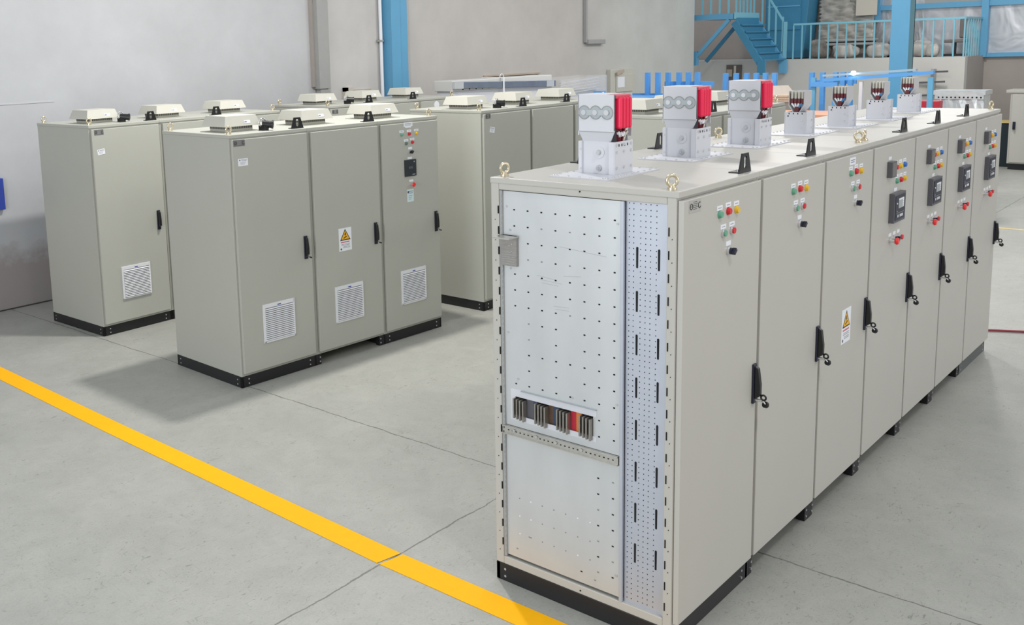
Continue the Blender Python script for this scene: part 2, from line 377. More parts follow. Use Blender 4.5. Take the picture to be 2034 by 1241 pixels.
# niches in the wall
def niche(x0, x1, z0, z1, mlabel):
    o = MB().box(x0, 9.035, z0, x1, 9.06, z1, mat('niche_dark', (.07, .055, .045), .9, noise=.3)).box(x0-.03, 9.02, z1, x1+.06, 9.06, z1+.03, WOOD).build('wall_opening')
    return struct(o)
o = niche(6.76, 7.2, 2.0, 2.26, ''); o.name = 'window_1'
MB().box(6.66, 9.00, 2.0, 6.74, 9.05, 2.33, BEIGE).box(6.66, 9.0, 2.27, 6.85, 9.05, 2.33, BEIGE).build('frame', o)
o = niche(10.2, 11.85, 1.9, 2.36, ''); o.name = 'window_2'
struct(MB().box(-9, 9.035, 0, 18.3, 9.05, .012, mat('joint_dark', (.05, .045, .04), .9)).build('wall_foot_gap_left'))  # dark strip drawn in for the shaded gap line along the wall foot
struct(MB().box(-9, 9.044, 2.38, 1.9, 9.05, 2.395, mat('wall_lip', (.52, .53, .55), .8)).build('trim_4'))
tag(MB().box(.6, 8.99, 1.19, 1.17, 9.05, 1.55, INKB).build('wall_sign', bevel=.004), 'dark blue panel on the white wall at the left frame edge', 'sign')

# right blue column
t = thing('steel_column', 'thick bright blue steel column rising behind the long right cabinet row', 'column', (14, 3.19, 0))
MB().box(0, -.14, 0, .03, .15, 6.3, BLUE).build('front_flange', t, bevel=.004)
MB().box(.03, -.14, 0, .30, -.12, 6.3, mat('column_web', (.12, .27, .32), .5)).box(.27, -.14, 0, .30, .15, 6.3, BLUE).build('web', t)

# ------------------------------------------------------------------ staircase and railing
def railing(name, label, pts, z0, z1, step, m=RAILB, extra=0):
    t = thing(name, label, 'railing', (pts[0][0], pts[0][1], z0)); ox, oy = pts[0]
    hr = MB(); k = 0
    for (xa, ya), (xb, yb) in zip(pts[:-1], pts[1:]):
        hr.bar((xa-ox, ya-oy, z1-z0-.02), (xb-ox, yb-oy, z1-z0-.02), .04, .045, m)
        ln = math.hypot(xb-xa, yb-ya); c = max(1, int(round(ln/step)))
        for i in range(c):
            f = i/c
            MB().box(-.014, -.014, 0, .014, .014, z1-z0-.04, m).build('baluster', t, (xa+(xb-xa)*f-ox, ya+(yb-ya)*f-oy, 0)); k += 1
    hr.build('handrail', t)
    return t
railing('mezzanine_railing', 'pale blue baluster railing along the mezzanine edge', [(20.08, 7.35), (20.08, 3.66), (21.5, 3.66)], 2.40, 3.25, .205)
t = thing('steel_staircase', 'blue steel staircase coming down from a braced landing to the mezzanine', 'stairs', (18.6, 8.2, 2.3))
xa, xb = 0, 1.35
MB().box(xa, 0, 1.10, xb, .95, 1.20, DBLUE).build('landing', t)
MB().box(xa-.03, -.03, 1.09, xa, 1.0, 1.22, BLUE).box(xa-.03, -.05, 1.09, xb, -.02, 1.24, RAILB).build('edge_beam', t)  # turned side in paler blue: its stronger light is put into the colour
for i, x in enumerate((xa+.05, xb-.05)):
    MB().bar((x, .0, 1.02), (x, -.70, -.02), .05, .16, BLUE if i else DBLUE).build('stringer', t)
    MB().box(x-.04, -.78, -.22, x+.04, -.60, .10, DBLUE if i == 0 else BLUE).build('foot', t)
for k in range(6):
    y = -.06-.105*k; z = .95-.165*k
    MB().box(xa+.06, y-.16, z-.02, xb+.02, y+.02, z+.01, DBLUE).box(xa+.06, y-.01, z-.01, xb-.06, y+.01, z+.17, DBLUE).build('tread', t)
MB().bar((xa, .10, 1.08), (xa-.02, .93, .20), .07, .08, BLUE).build('brace', t)
MB().bar((xa+.55, .05, 1.08), (xa+.5, .9, .1), .06, .08, DBLUE).build('brace', t)
MB().box(xa-.06, .88, .02, xa+.06, 1.0, .36, BLUE).build('brace_foot', t)
for x, y in [(xa, 1.0), (xa, .78), (xa, .56), (xa, .34), (xa, .12)]+[(xa+.1+.2*i, -.02) for i in range(6)]:
    MB().box(x-.018, y-.018, 1.2, x+.018, y+.018, 2.2, RAILB).build('baluster', t)
for k in range(4):
    y = -.12-.17*k; z = .92-.25*k
    MB().box(xb+.0, y-.018, z, xb+.03, y+.018, z+.95, RAILB).build('baluster', t)
MB().bar((xb+.015, -.05, 1.95), (xb+.015, -.64, 1.02), .04, .04, RAILB).build('handrail', t)
MB().box(xb, -.72, -.1, xb+.07, -.64, 1.0, RAILB).build('newel_post', t)
# mezzanine contents
t = thing('steel_locker', 'large dark blue steel cubicle behind the staircase on the mezzanine', 'locker', (21.2, 7.85, 2.40))
MB().frustum(-.3, -.42, .35, .55, 0.02, -.3, -.58, .35, .55, 2.0, DBLUE).build('body', t, bevel=.01)
MB().box(-.33, -.35, .72, -.3, .5, 1.9, DBLUE).box(-.345, -.33, 1.28, -.33, .48, 1.31, BLUE).build('panel', t)
MB().box(-.29, -.3, 0, .3, .5, .03, BLACK).build('base', t)
def wavy(name, y0, y1, z0, z1, x, m, amp=.05, seed=1):
    rnd = random.Random(seed); ny, nz = 26, 30; vs = []
    for j in range(nz+1):
        ph = rnd.uniform(0, 6)
        for i in range(ny+1):
            y = y0+(y1-y0)*i/ny; z = z0+(z1-z0)*j/nz
            vs.append((x+amp*sin(3.2*j+.35*i+ph*.2)+.5*amp*sin(i*.9+ph), y, z))
    fs = [(j*(ny+1)+i, j*(ny+1)+i+1, (j+1)*(ny+1)+i+1, (j+1)*(ny+1)+i) for j in range(nz) for i in range(ny)]
    o = MB().add(vs, fs, m, True).build(name); md = o.modifiers.new('thickness', 'SOLIDIFY'); md.thickness = .02
    return o
tag(wavy('plastic_curtain', 7.25, 5.95, 2.75, 4.1, 21.45, mat('old_film', (.42, .40, .36), .35, noise=.2, scale=6, bump=.8, bscale=10)), 'rippled grey plastic sheet hanging between blue cubicle and blue column', 'curtain')
tag(MB().box(21.28, 5.85, 3.4, 21.31, 6.33, 4.0, BEIGE).build('beige_panel'), 'plain beige panel hanging high over the rippled plastic sheet', 'panel')
def blob(name, c, s, m, seed, label, cat, group=None):
    rnd = random.Random(seed); n, k = 18, 12; vs = []
    ph = [rnd.uniform(0, 6.28) for _ in range(8)]
    for j in range(k+1):
        th = pi*j/k
        for i in range(n):
            a = 2*pi*i/n
            r = 1+.10*sin(3*a+ph[0]+2*th)+.08*sin(5*a+ph[1])+.07*sin(4*th+ph[2]+a)
            x = abs(cos(a))**.6*(1 if cos(a) > 0 else -1)*abs(sin(th))**.6; y = abs(sin(a))**.6*(1 if sin(a) > 0 else -1)*abs(sin(th))**.6
            z = abs(cos(th))**.7*(1 if cos(th) > 0 else -1)
            vs.append((s[0]*x*r, s[1]*y*r, s[2]*z*(1 if z < 0 else r)))
    fs = [(j*n+i, j*n+(i+1) % n, (j+1)*n+(i+1) % n, (j+1)*n+i) for j in range(k) for i in range(n)]
    return tag(MB().add(vs, fs, m, True).build(name, loc=c), label, cat, group)
SACK2 = mat('sack_dark', (.22, .20, .18), .6, noise=.4, scale=14, bump=.8, bscale=12)
blob('stuffed_sack', (20.9, 7.0, 2.62), (.25, .22, .22), SACK2, 3, 'dark bundle of scrap next to the blue cubicle on mezzanine', 'sack')
blob('stuffed_sack', (20.55, 6.3, 2.56), (.2, .26, .15), SACK, 4, 'pale sack left of the blue column on the mezzanine', 'sack')
blob('stuffed_sack', (20.9, 5.65, 2.56), (.25, .22, .16), SACK, 9, 'pale sack directly beside the grey chair on the mezzanine', 'sack')
blob('stuffed_sack', (20.9, 4.72, 2.58), (.25, .2, .18), SACK, 5, 'shiny wrapped bundle just right of the blue column', 'sack')
blob('stuffed_sack', (20.6, 4.40, 2.54), (.15, .12, .14), SACK, 6, 'lower pale bundle between shiny bundle and right chair', 'sack')
t = thing('foam_roll_stack', 'stacked flat grey rolls with dark gaps left of blue column', 'rolls', (21.0, 6.5, 2.70))
MB().box(-.2, -.75, 0, .2, .45, .06, GREYD).build('slab', t, bevel=.02)
MB().box(-.2, -.75, .09, .2, .4, .15, GREYD).build('slab', t, bevel=.02)
t2 = MB().box(-.16, -.7, .06, .16, .4, .09, BLACK).build('gap_filler', t)
def chair(x, y, label):
    t = thing('office_chair', label, 'chair', (x, y, 2.40), 0, None)
    G = mat('chair_fabric', (.17, .15, .14), .8, noise=.15)
    MB().box(-.2, -.22, .30, .2, .22, .37, G).build('seat', t, bevel=.025)
    MB().box(-.05, -.24, .40, .02, -.08, .86, G).build('backrest', t, bevel=.03, segs=3)
    MB().cyl((0, 0, .05), (0, 0, .3), .03, BLACK).build('post', t)
    MB().box(-.22, -.22, 0, .22, .22, .05, BLACK).build('base', t, bevel=.01)
chair(21.1, 4.08, 'grey chair on the mezzanine near the right railing corner')
chair(21.3, 5.30, 'grey chair on the mezzanine just left of blue column')
# small opening in lower mezzanine wall under the stairs
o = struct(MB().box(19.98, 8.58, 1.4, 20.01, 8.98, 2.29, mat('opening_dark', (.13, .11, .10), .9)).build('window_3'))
MB().box(19.97, 8.72, 1.4, 19.99, 8.78, 2.27, BEIGE).box(19.96, 8.82, 2.0, 19.99, 8.96, 2.18, WOOD).build('frame', o)

# ------------------------------------------------------------------ cabinet parts
H = 2.204
def eyebolt(parent, x, y, rz=-.45, z=H):
    def f():
        b = MB(); b.cyl((0, 0, 0), (0, 0, .012), .022, BRASSY, 16); b.cyl((0, 0, .01), (0, 0, .02), .013, BRASSY, 12)
        b.torus((0, 0, .042), .024, .008, BRASSY, 'y'); return b.mesh('eye_bolt')
    return place('eye_bolt', cached('eye', f), parent, (x, y, z), rz=rz)
def bracket(parent, x, y, z=H, flip=1):
    """black trapezoid lifting lug with a slot"""
    def f():
        b = MB(); hw0, hw1, h = .070, .036, .098
        P = []; Q = []
        for i in range(24):
            a = 2*pi*i/24
            # slot
            Q.append((.016*cos(a), .052+(.016 if sin(a) > 0 else -.016)+.016*sin(a)))
            # matching outer point
            dx, dz = cos(a), sin(a); t = 9
            cz = .052
            if dz > 0: t = min(t, (h-cz)/dz)
            if dz < 0: t = min(t, cz/-dz)
            # slanted sides
            for s in (1, -1):
                # x = s*(hw0+(hw1-hw0)*z/h)
                kx = s*(hw1-hw0)/h; den = dx-kx*dz
                if abs(den) > 1e-6:
                    tt = (s*hw0+kx*cz)/den
                    if tt > 0: t = min(t, tt)
            P.append((dx*t, cz+dz*t))
        for c in ((-hw0, 0), (hw0, 0), (hw1, h), (-hw1, h)):
            k = min(range(24), key=lambda i: (P[i][0]-c[0])**2+(P[i][1]-c[1])**2); P[k] = c
        b.plate_holes(P, Q, 'y', -.004, .004, BLK)
        b.box(-.055, .004, 0, .055, .06, .006, BLK); b.cyl((0, .035, .006), (0, .035, .014), .010, CHROME, 6)
        return b.mesh('lifting_lug')
    return place('lifting_lug', cached('lug', f), parent, (x, y, z))
def lines(b, x0, x1, z0, z1, n, y, m, th=.15):
    for i in range(n):
        z = z1-(z1-z0)*(i+.5)/n; h = (z1-z0)/n*th
        b.box(x0, y, z-h, x1-(x1-x0)*(.25*((i*7) % 3)/2), y+.0006, z+h, m)
def tiny_label(b, x, z, wd=.058, ht=.02, y=-.0315):
    b.box(x-wd/2, y-.0007, z-ht/2, x+wd/2, y+.0012, z+ht/2, WHITE)
    b.box(x-wd*.32, y-.0012, z-ht*.12, x+wd*.32, y-.0006, z+ht*.12, mat('label_ink_soft', (.35, .36, .42), .6))
DY = -.03
def lampbtn(door, name, x, z, m, r=.0175, dep=.016, ring=False, lab=True, big=False, lw=.058):
    b = MB(); y = DY
    if ring: b.cyl((0, 0, 0), (0, -.012, 0), r*1.15, CHROME, 18); b.cyl((0, -.012, 0), (0, -.018, 0), r*.85, m, 18)
    else: b.cyl((0, 0, 0), (0, -.004, 0), r*1.1, m, 18); b.cyl((0, -.004, 0), (0, -dep, 0), r, m, 18, r1=r*.82)
    if lab:
        b.box(-lw/2, -.002, .020, lw/2, 0, .042, WHITE); b.box(-lw*.3, -.0026, .029, lw*.3, -.002, .033, mat('label_ink_soft', (.35, .36, .42), .6))
    return b.build(name, door, (x, y, z))
def selector(door, x, z, m=NAVY, lab=True):
    b = MB(); b.cyl((0, 0, 0), (0, -.014, 0), .021, CHROME, 18); b.cyl((0, -.014, 0), (0, -.024, 0), .016, m, 16)
    b.bar((-.010, -.031, -.009), (.012, -.031, .010), .018, .017, m)
    if lab: b.box(-.026, -.002, .026, .026, 0, .048, WHITE)
    return b.build('selector_switch', door, (x, DY, z))
def mushroom(door, x, z, m=ESTOP, dep=.062, r=.022):
    b = MB(); b.cyl((0, 0, 0), (0, -dep*.62, 0), .014, CHROME, 14); b.cyl((0, -dep*.62, 0), (0, -dep*.8, 0), r*.75, m, 18, r1=r); b.cyl((0, -dep*.8, 0), (0, -dep, 0), r, m, 18, r1=r*.8)
    b.box(-.027, -.002, .026, .027, 0, .048, WHITE)
    return b.build('emergency_stop', door, (x, DY, z))
def swing_handle(door, x, z, keys=True, proud=.030):
    b = MB(); hh = .105
    b.box(-.019, -.012, -hh, .019, 0, hh, NAVY)
    b.prism([(-.012, .095), (-.030, .085), (-.012-proud, .0), (-.012-proud, -.06), (-.012, -.08)], 'x', -.013, .013, BLK)
    o = b.build('handle', door, (x, DY, z), bevel=.003)
    if keys:
        k = MB(); k.cyl((.0, -.012, -.085), (.0, -.05, -.085), .007, CHROME, 10)
        k.torus((.004, -.055, -.068), .013, .005, BLK, 'x'); k.cyl((.004, -.062, -.102), (.016, -.066, -.108), .017, BLK, 14)
        k.cyl((.004, -.052, -.085), (.004, -.066, -.100), .004, CHROME, 8)
        k.build('key_bunch', door, (x, DY, z))
    return o
def warn_sign(door, x, z):
    b = MB(); w2, h2 = .078, .108; y = DY
    b.box(-w2, -.0015, -h2, w2, 0, h2, WHITE)
    b.prism([(-.064, -.008), (.064, -.008), (0, .098)], 'y', -.0015, -.0022, BLK)
    b.prism([(-.050, .001), (.050, .001), (0, .084)], 'y', -.0022, -.0029, SIGNY)
    b.prism([(-.004, .062), (.010, .062), (.002, .046), (.012, .046), (-.006, .030), (-.002, .042), (-.010, .042)], 'y', -.0029, -.0035, BLK)
    b.bar((-.022, -.0032, .012), (.018, -.0032, .028), .0008, .008, BLK)
    b.box(-.056, -.0021, -.030, .050, -.0015, -.020, SIGNR)
    for i, z0 in enumerate((-.046, -.056, -.070, -.080)): b.box(-.050+(.02 if i > 1 else 0), -.0021, z0, .055, -.0015, z0+.003, INKG)
    b.cyl((-.054, -.0015, -.088), (-.054, -.0022, -.088), .010, INK, 14)
    return b.build('warning_sign', door, (x, y, z))
def name_plate(door, x, z, dark=True, wd=.105, ht=.055):
    b = MB(); m = INKG if dark else mat('plate_silver', (.50, .49, .46), .35, metal=.3)
    b.box(-wd/2, -.0015, -ht/2, wd/2, 0, ht/2, m)
    ink = mat('plate_ink', (.05, .05, .05), .6)
    pale = ink if not dark else mat('plate_pale', (.33, .33, .33), .5)
    b.torus((-wd*.33, -.002, 0), ht*.22, .0022, ink, 'y', 16, 4)
    b.box(-wd*.40, -.0025, -.001, -wd*.26, -.0015, .001, ink)
    b.torus((wd*.36, -.002, 0), ht*.22, .0022, ink, 'y', 12, 4, radians(60), radians(330))
    for i in range(5): b.box(-wd*.18, -.0022, ht*(.30-.14*i), wd*(.2 if i % 2 else .14), -.0015, ht*(.30-.14*i)+.0022, pale)
    return b.build('name_plate', door, (x, DY, z))
def paper_tag(door, x, z, wd=.10, ht=.062, m=None, tilt=0, name='inspection_label'):
    b = MB(); m = m or WHITE
    b.box(-wd/2, -.0015, -ht/2, wd/2, 0, ht/2, m)
    b.cyl((-wd*.33, -.0015, ht*.28), (-wd*.33, -.0022, ht*.28), ht*.10, INK, 12)
    lines(b, -wd*.18, wd*.42, ht*.12, ht*.40, 2, -.0021, INK); lines(b, -wd*.3, wd*.3, -ht*.35, ht*.05, 3, -.0021, mat('label_ink_soft', (.35, .36, .42), .6))
    o = b.build(name, door, (x, DY, z)); o.rotation_euler = (0, tilt, 0); return o
def vent(door, x, z, s=.345):
    def f():
        b = MB(); h = s/2
        b.box(-h, -.006, -h, h, 0, h, VENT); 
        b.box(-h+.02, -.012, h-.034, h-.008, -.006, h, VENT); b.box(-h, -.012, -h, -h+.02, -.006, h, VENT); b.box(h-.012, -.012, -h, h, -.006, h, VENT); b.box(-h, -.012, -h, h, -.006, -h+.014, VENT)
        b.box(-h+.02, -.0075, -h+.014, h-.012, -.006, h-.034, VENTD)
        n = 17; z0, z1 = -h+.016, h-.036
        for i in range(n):
            zz = z0+(z1-z0)*(i+.5)/n; t = (z1-z0)/n
            bow = .007
            b.add([(-h+.02, -.008, zz-t*.30), (h-.012, -.008, zz-t*.30), (h-.012, -.019, zz-t*.28), (-h+.02, -.019, zz-t*.28), (-h+.02, -.010, zz+t*.22), (h-.012, -.010, zz+t*.22)],
                  [(0, 1, 2, 3), (3, 2, 5, 4), (0, 3, 4), (1, 5, 2)], VENT)
        b.box(-.018, -.014, h-.026, .018, -.012, h-.017, INKB)
        return b.mesh('vent_grille')
    return place('vent_grille', cached('vent%.3f' % s, f), door, (x, DY, z))
def roof_fan(parent, x, y, badge=True):
    def f():
        b = MB()
        b.box(-.20, -.19, 0, .20, .19, .004, PAINT_SHADED)
        b.box(-.135, -.13, .004, .135, .13, .060, CREAM)
        for i in range(11):
            a = -.12+.24*i/10
            b.box(a-.0095, -.132, .026, a+.0095, -.130, .052, LOUV); b.box(-.137, a-.0095, .026, -.135, a+.0095, .052, LOUV)
        b.frustum(-.190, -.180, .190, .180, .050, -.160, -.150, .160, .150, .140, CREAM)
        return b.mesh('roof_fan')
    o = place('roof_fan', cached('fan', f), parent, (x, y, H), bevel=.004)
    if badge:
        def g():
            b = MB(); b.add([(.02, -.1745, .072), (.085, -.1745, .072), (.085, -.1660, .096), (.02, -.1660, .096), (.02, -.1725, .071), (.085, -.1725, .071), (.085, -.164, .096), (.02, -.164, .096)],
                  [(0, 1, 2, 3), (4, 7, 6, 5), (0, 4, 5, 1), (3, 2, 6, 7)], WHITE)
            b.add([(.024, -.1723, .080), (.048, -.1723, .080), (.048, -.1698, .087), (.024, -.1698, .087)], [(0, 1, 2, 3)], INKB)
            return b.mesh('badge')
        place('badge', cached('fanbadge', g), o)
    return o
def gland(parent, x, y):
    b = MB()
    b.box(-.05, -.03, 0, .0, .05, .045, BLK)
    p = Vector((-.03, .02, .056)); q = Vector((.028, -.038, .050))
    d = (q-p)
    for i in range(6):
        a = p+d*(i/6); c = p+d*((i+.55)/6); e = p+d*((i+1)/6)
        b.cyl(a, c, .033, BLK, 14); b.cyl(c, e, .030, BLK, 14)
    b.cyl(q, q+d.normalized()*.014, .037, BLK, 18)
    b.cyl(q+d.normalized()*.014, q+d.normalized()*.016, .026, NAVY, 16)
    b.torus((-.03, .02, .07), .036, .005, CHROME, 'y')
    return b.build('cable_gland', parent, (x, y, H))
def plinth(t, W, D, kind, m=BLACK):
    b = MB(); th = .025
    b.box(0, 0, 0, th, D, .1, m).box(W-th, 0, 0, W, D, .1, m).box(0, D-th, 0, W, D, .1, m)
    if kind == 'closed': b.box(0, 0, 0, W, th, .1, m)
    else: b.box(th, 0, 0, .06, .05, .1, m).box(W-.06, 0, 0, W-th, .05, .1, m)
    for x in ((.075, W-.075) if kind == 'closed' else (.045, W-.045)):
        for z in (.03, .07): b.cyl((x, -.001, z), (x, -.005, z), .007, CHROME, 8)
    for y in (.06, D-.06):
        for z in (.03, .07): b.cyl((.001, y, z), (-.004, y, z), .007, CHROME, 8)
    return b.build('plinth', t, bevel=.003)
def cabinet(name, label, x, y, rz, W, D, kind, group, paint=PAINT, hollow=False, gap=(.012, .02)):
    t = thing(name, label, 'electrical cabinet', (x, y, 0), rz, group)
    b = MB()
    if not hollow: b.box(.001, 0, .1, W-.001, D, H-.028, paint)
    else:
        # frame of square posts, open on its left flank
        b.box(0, 0, .1, .045, .045, H-.028, paint).box(0, D-.05, .1, .045, D, H-.028, paint)
        b.box(.0004, .045, .1, .045, D-.05, .145, paint).box(.0004, .045, H-.062, .045, D-.05, H-.028, paint)
        b.box(.045, .001, .101, W-.001, .02, H-.029, paint).box(.045, D-.02, .101, W-.001, D-.001, H-.029, paint)
        b.box(W-.02, .02, .101, W-.001, D-.02, H-.029, paint).box(.045, .02, .101, W-.02, D-.02, .12, paint)
    b.build('body', t, bevel=.004)
    b = MB(); b.box(-.002 if hollow or kind == 'left' else .0, -.012, H-.030, W, D+.004, H, paint)
    b.build('roof', t, bevel=.004)
    d = MB().box(gap[0], DY, .128, W-gap[1], -.002, H-.042, paint).build('door', t, bevel=.004, segs=3)
    return t, d

# ------------------------------------------------------------------ the long right-hand switchboard (seven units)
AX = [0, .857, 1.733, 2.556, 3.434, 4.254, 5.077, 5.961]; AD = 1.034
GA = 'cabinets of the long right-hand switchboard row'
lab = ['nearest cabinet of the right row, its left flank open onto perforated steel plates',
       'second cabinet of the right row, beside the one with the open perforated flank',
       'right-row cabinet with the white and yellow warning sign on its door',
       'right-row cabinet beside the warning-sign door, first with a controller screen',
       'right-row cabinet with controller, second of the four controller doors from the left',
       'right-row cabinet with controller, third of the four controller doors from the left',
       'farthest cabinet of the right row, solid grey plinth, at the end by the aisle']
AU = []
for i in range(7):
    W = AX[i+1]-AX[i]
    t, d = cabinet('switchboard_cabinet', lab[i], AX[i], 0, 0, W, AD, 'mid', GA, PAINT, hollow=(i == 0))
    AU.append((t, d))
    plinth(t, W, AD, 'closed' if i in (0, 6) else 'open', BLACK if i < 6 else mat('plinth_grey', (.10, .11, .11), .5))
    swing_handle(d, W-.055, 1.11)
    if i < 3:
        s = (.368, .394, .40)[i]
        lampbtn(d, 'indicator_lamp', s, 2.053, GREEN); lampbtn(d, 'indicator_lamp', s+.091, 2.057, RED); lampbtn(d, 'indicator_lamp', s+.18, 2.052, YEL)
        lampbtn(d, 'push_button', s+.042, 1.958, GREEN, ring=True); lampbtn(d, 'push_button', s+.135, 1.958, RED, ring=True)
        selector(d, s+.101, 1.863)
    else:
        o = MB().box(-.05, -.032, -.052, .05, 0, .052, GREYP).box(-.042, -.034, -.044, .042, -.032, .044, mat('meter_face', (.17, .155, .15), .4)).box(-.03, -.002, .06, .03, 0, .082, WHITE).build('meter', d, (.315, DY, 2.0), bevel=.006)
        for k, mm in enumerate((RED, YEL, BLUEL)): lampbtn(d, 'indicator_lamp', .448+.090*k, 2.0, mm)
        for k, mm in enumerate((GREEN, RED, YEL)): lampbtn(d, 'indicator_lamp', .475+.085*k, 1.905, mm)
        c = MB().box(-.118, -.034, -.098, .118, 0, .098, GREYP).box(-.03, -.002, .103, .03, 0, .125, WHITE).build('controller', d, (.458, DY, 1.735), bevel=.014, segs=4)
        MB().box(-.100, -.037, -.082, .100, -.033, .082, NAVY).build('fascia', c)
        b = MB().box(-.040, -.0385, -.005, .070, -.037, .062, SCR)
        for q in range(4): b.box(.042, -.0392, .000+.013*q, .067, -.0385, .009+.013*q, WHITE)
        b.box(-.036, -.0392, .050, .066, -.0385, .059, WHITE).build('screen', c)
        b = MB()
        for q, xx in enumerate((-.078, -.055, -.010, .015, .040, .068)): b.box(xx, -.0395, -.064, xx+.012, -.037, -.046, WHITE if q not in (0, 5) else GREYP)
        b.cyl((-.072, -.037, .03), (-.072, -.040, .03), .006, WHITE, 10).cyl((-.072, -.037, -.022), (-.072, -.040, -.022), .005, SCR, 10).box(-.078, -.0376, -.036, .078, -.037, -.034, SCR)
        b.build('keypad', c)
        mushroom(d, .385, 1.515, ESTOP, .058, .025); selector(d, .475, 1.515); mushroom(d, .560, 1.515, RED, .035, .019).name = 'push_button'
    # lugs at the joints along front and back
    if i in (0, 1, 3, 4, 5): bracket(t, W-.085, .03)
    if i in (0, 1):
        bracket(t, W-.085, AD-.07)
t0, d0 = AU[0]
name_plate(d0, .118, 2.128, dark=False, wd=.115, ht=.058)
eyebolt(t0, .06, .99, -.35); eyebolt(t0, .045, .045, -.75)
eyebolt(AU[2][0], AX[3]-AX[2]-.06, .05, -.9); eyebolt(AU[3][0], .08, .06, .2); eyebolt(AU[2][0], AX[3]-AX[2]-.1, .96, -.6)
eyebolt(AU[6][0], AX[7]-AX[6]-.07, .05, -.4)
warn_sign(AU[2][1], .43, 1.108)
b = MB(); b.box(-.05, -.0015, -.022, .05, 0, .022, WHITE); lines(b, -.035, .035, -.012, .012, 2, -.0021, INK); b.build('title_label', AU[2][1], (.43, DY, 2.125))
# ---- open flank of the nearest unit
D_ = AD
b = MB().box(.008, .285, .84+.05, .012, .963, 2.138, GALV)   # upper plate above and beside the cut-out gets rebuilt below
b = MB(); X0, X1 = .010, .014
wy0, wy1, wz0, wz1 = .432, .90, .958, 1.060
b.box(X0, .285, wz1, X1, .963, 2.138, GALV).box(X0, .285, .895, X1, .963, wz0, GALV).box(X0, .285, wz0, X1, wy0, wz1, GALV).box(X0, wy1, wz0, X1, .963, wz1, GALV)
def rows():
    zs = [2.045-.0832*k for k in range(14)]; ys = [.895-.0828*k for k in range(8)]
    return zs, ys
zs, ys = rows()
rnd = random.Random(11)
faint = mat('blind_hole_grey', (.25, .25, .25), .6)
for j, z in enumerate(zs):
    for k, y in enumerate(ys):
        if y > .86 and 1.74 < z < 1.93: continue
        if z < 1.12 and y > .4 : continue
        m_ = HOLE if rnd.random() > .2 or k > 4 else faint
        if j > 6 and k in (0, 2, 4) and rnd.random() < .6: continue
        b.prism([(y-.0060, z), (y-.0042, z-.0036), (y+.0042, z-.0036), (y+.0060, z), (y+.0042, z+.0036), (y-.0042, z+.0036)], 'x', X0-.001, X0, m_)
for y, z in ((.94, 2.06), (.92, 1.94), (.92, 1.74), (.30, 2.03), (.30, 1.15), (.94, 1.4), (.88, 1.16), (.55, 1.13)): b.cyl((X0, y, z), (X0-.004, y, z), .006, CHROME, 10)
SCUF = mat('scuff_grey', (.42, .43, .44), .5)
for y0, z0, ln, sl in ((.62, 1.885, .26, -.02), (.60, 1.74, .10, .01), (.76, 1.725, .12, -.012), (.74, 1.705, .13, -.006), (.73, 1.69, .10, -.004), (.66, 1.58, .09, .004), (.65, 1.565, .08, .004)):
    b.bar((X0-.0003, y0, z0), (X0-.0003, y0-ln, z0+sl), .0008, .0022, SCUF)
b.build('mounting_plate', t0)
# blank lower plate
b = MB(); b.box(X0, .285, .160, X1, .970, .845, GALV)
for (y, z, mm) in [(.32+.083*c, .25+.083*r_, None) for c in range(2) for r_ in range(7)]+[(.82, .30, None), (.90, .21, None), (.50, .22, None), (.42, .20, None)]:
    b.box(X0-.001, y-.0055, z-.0035, X0, y+.0055, z+.0035, HOLE if rnd.random() > .35 else faint)
for c in range(7):
    for r_ in range(3): b.cyl((X0, .45+.072*c, .30+.1*r_), (X0-.0008, .45+.072*c, .30+.1*r_), .004, WHITE if rnd.random() > .6 else faint, 8)
b.cyl((X0, .30, .27), (X0-.004, .30, .27), .008, CHROME, 10)
b.build('cover_plate', t0)
# white window strip with busbar ends
b = MB(); b.box(X0-.002, .412, wz1, X0, .93, 1.098, WHITEP).box(X0-.002, .412, .930, X0, .93, wz0, WHITEP).box(X0-.002, wy1, wz0, X0, .93, wz1, WHITEP)
b.box(X0-.012, .412, 1.096, X0, .86, 1.100, STEELD)
b.build('busbar_window', t0)
for g, y0 in enumerate((.898, .763, .630, .497)):
    for k in range(4):
        y = y0-.0195*k
        MB().box(-.014, y-.0042, .948-.003*k, .25, y+.0042, 1.054-.002*k, TIN).build('busbar', t0)
MB().box(.30, .42, .90, .31, .93, 1.10, mat('inner_backing', (.10, .10, .12), .7)).build('backing_plate', t0)
DN = mat('phase_dark_blue', (.03, .05, .10), .5)
for ya, yb, m_ in ((.795, .835, GREYP), (.770, .795, DN), (.672, .700, COPPER), (.636, .672, DN), (.535, .567, REDBOX), (.503, .535, ORANGE)):
    MB().box(.02, ya, .955, .03, yb, 1.062, m_).build('phase_barrier', t0)
# cross rail
b = MB().box(-.002, .286, .848, .014, .975, .893, ZINC).box(-.012, .286, .888, .0, .975, .893, ZINC).box(-.012, .286, .848, .0, .975, .852, ZINC)
for k in range(26): b.box(-.0035, .31+.025*k, .868, -.002, .318+.025*k, .873, HOLE)
for y in (.90, .76, .64, .49): b.cyl((-.002, y, .878), (-.012, y, .878), .009, CHROME, 8)
b.build('cross_rail', t0)
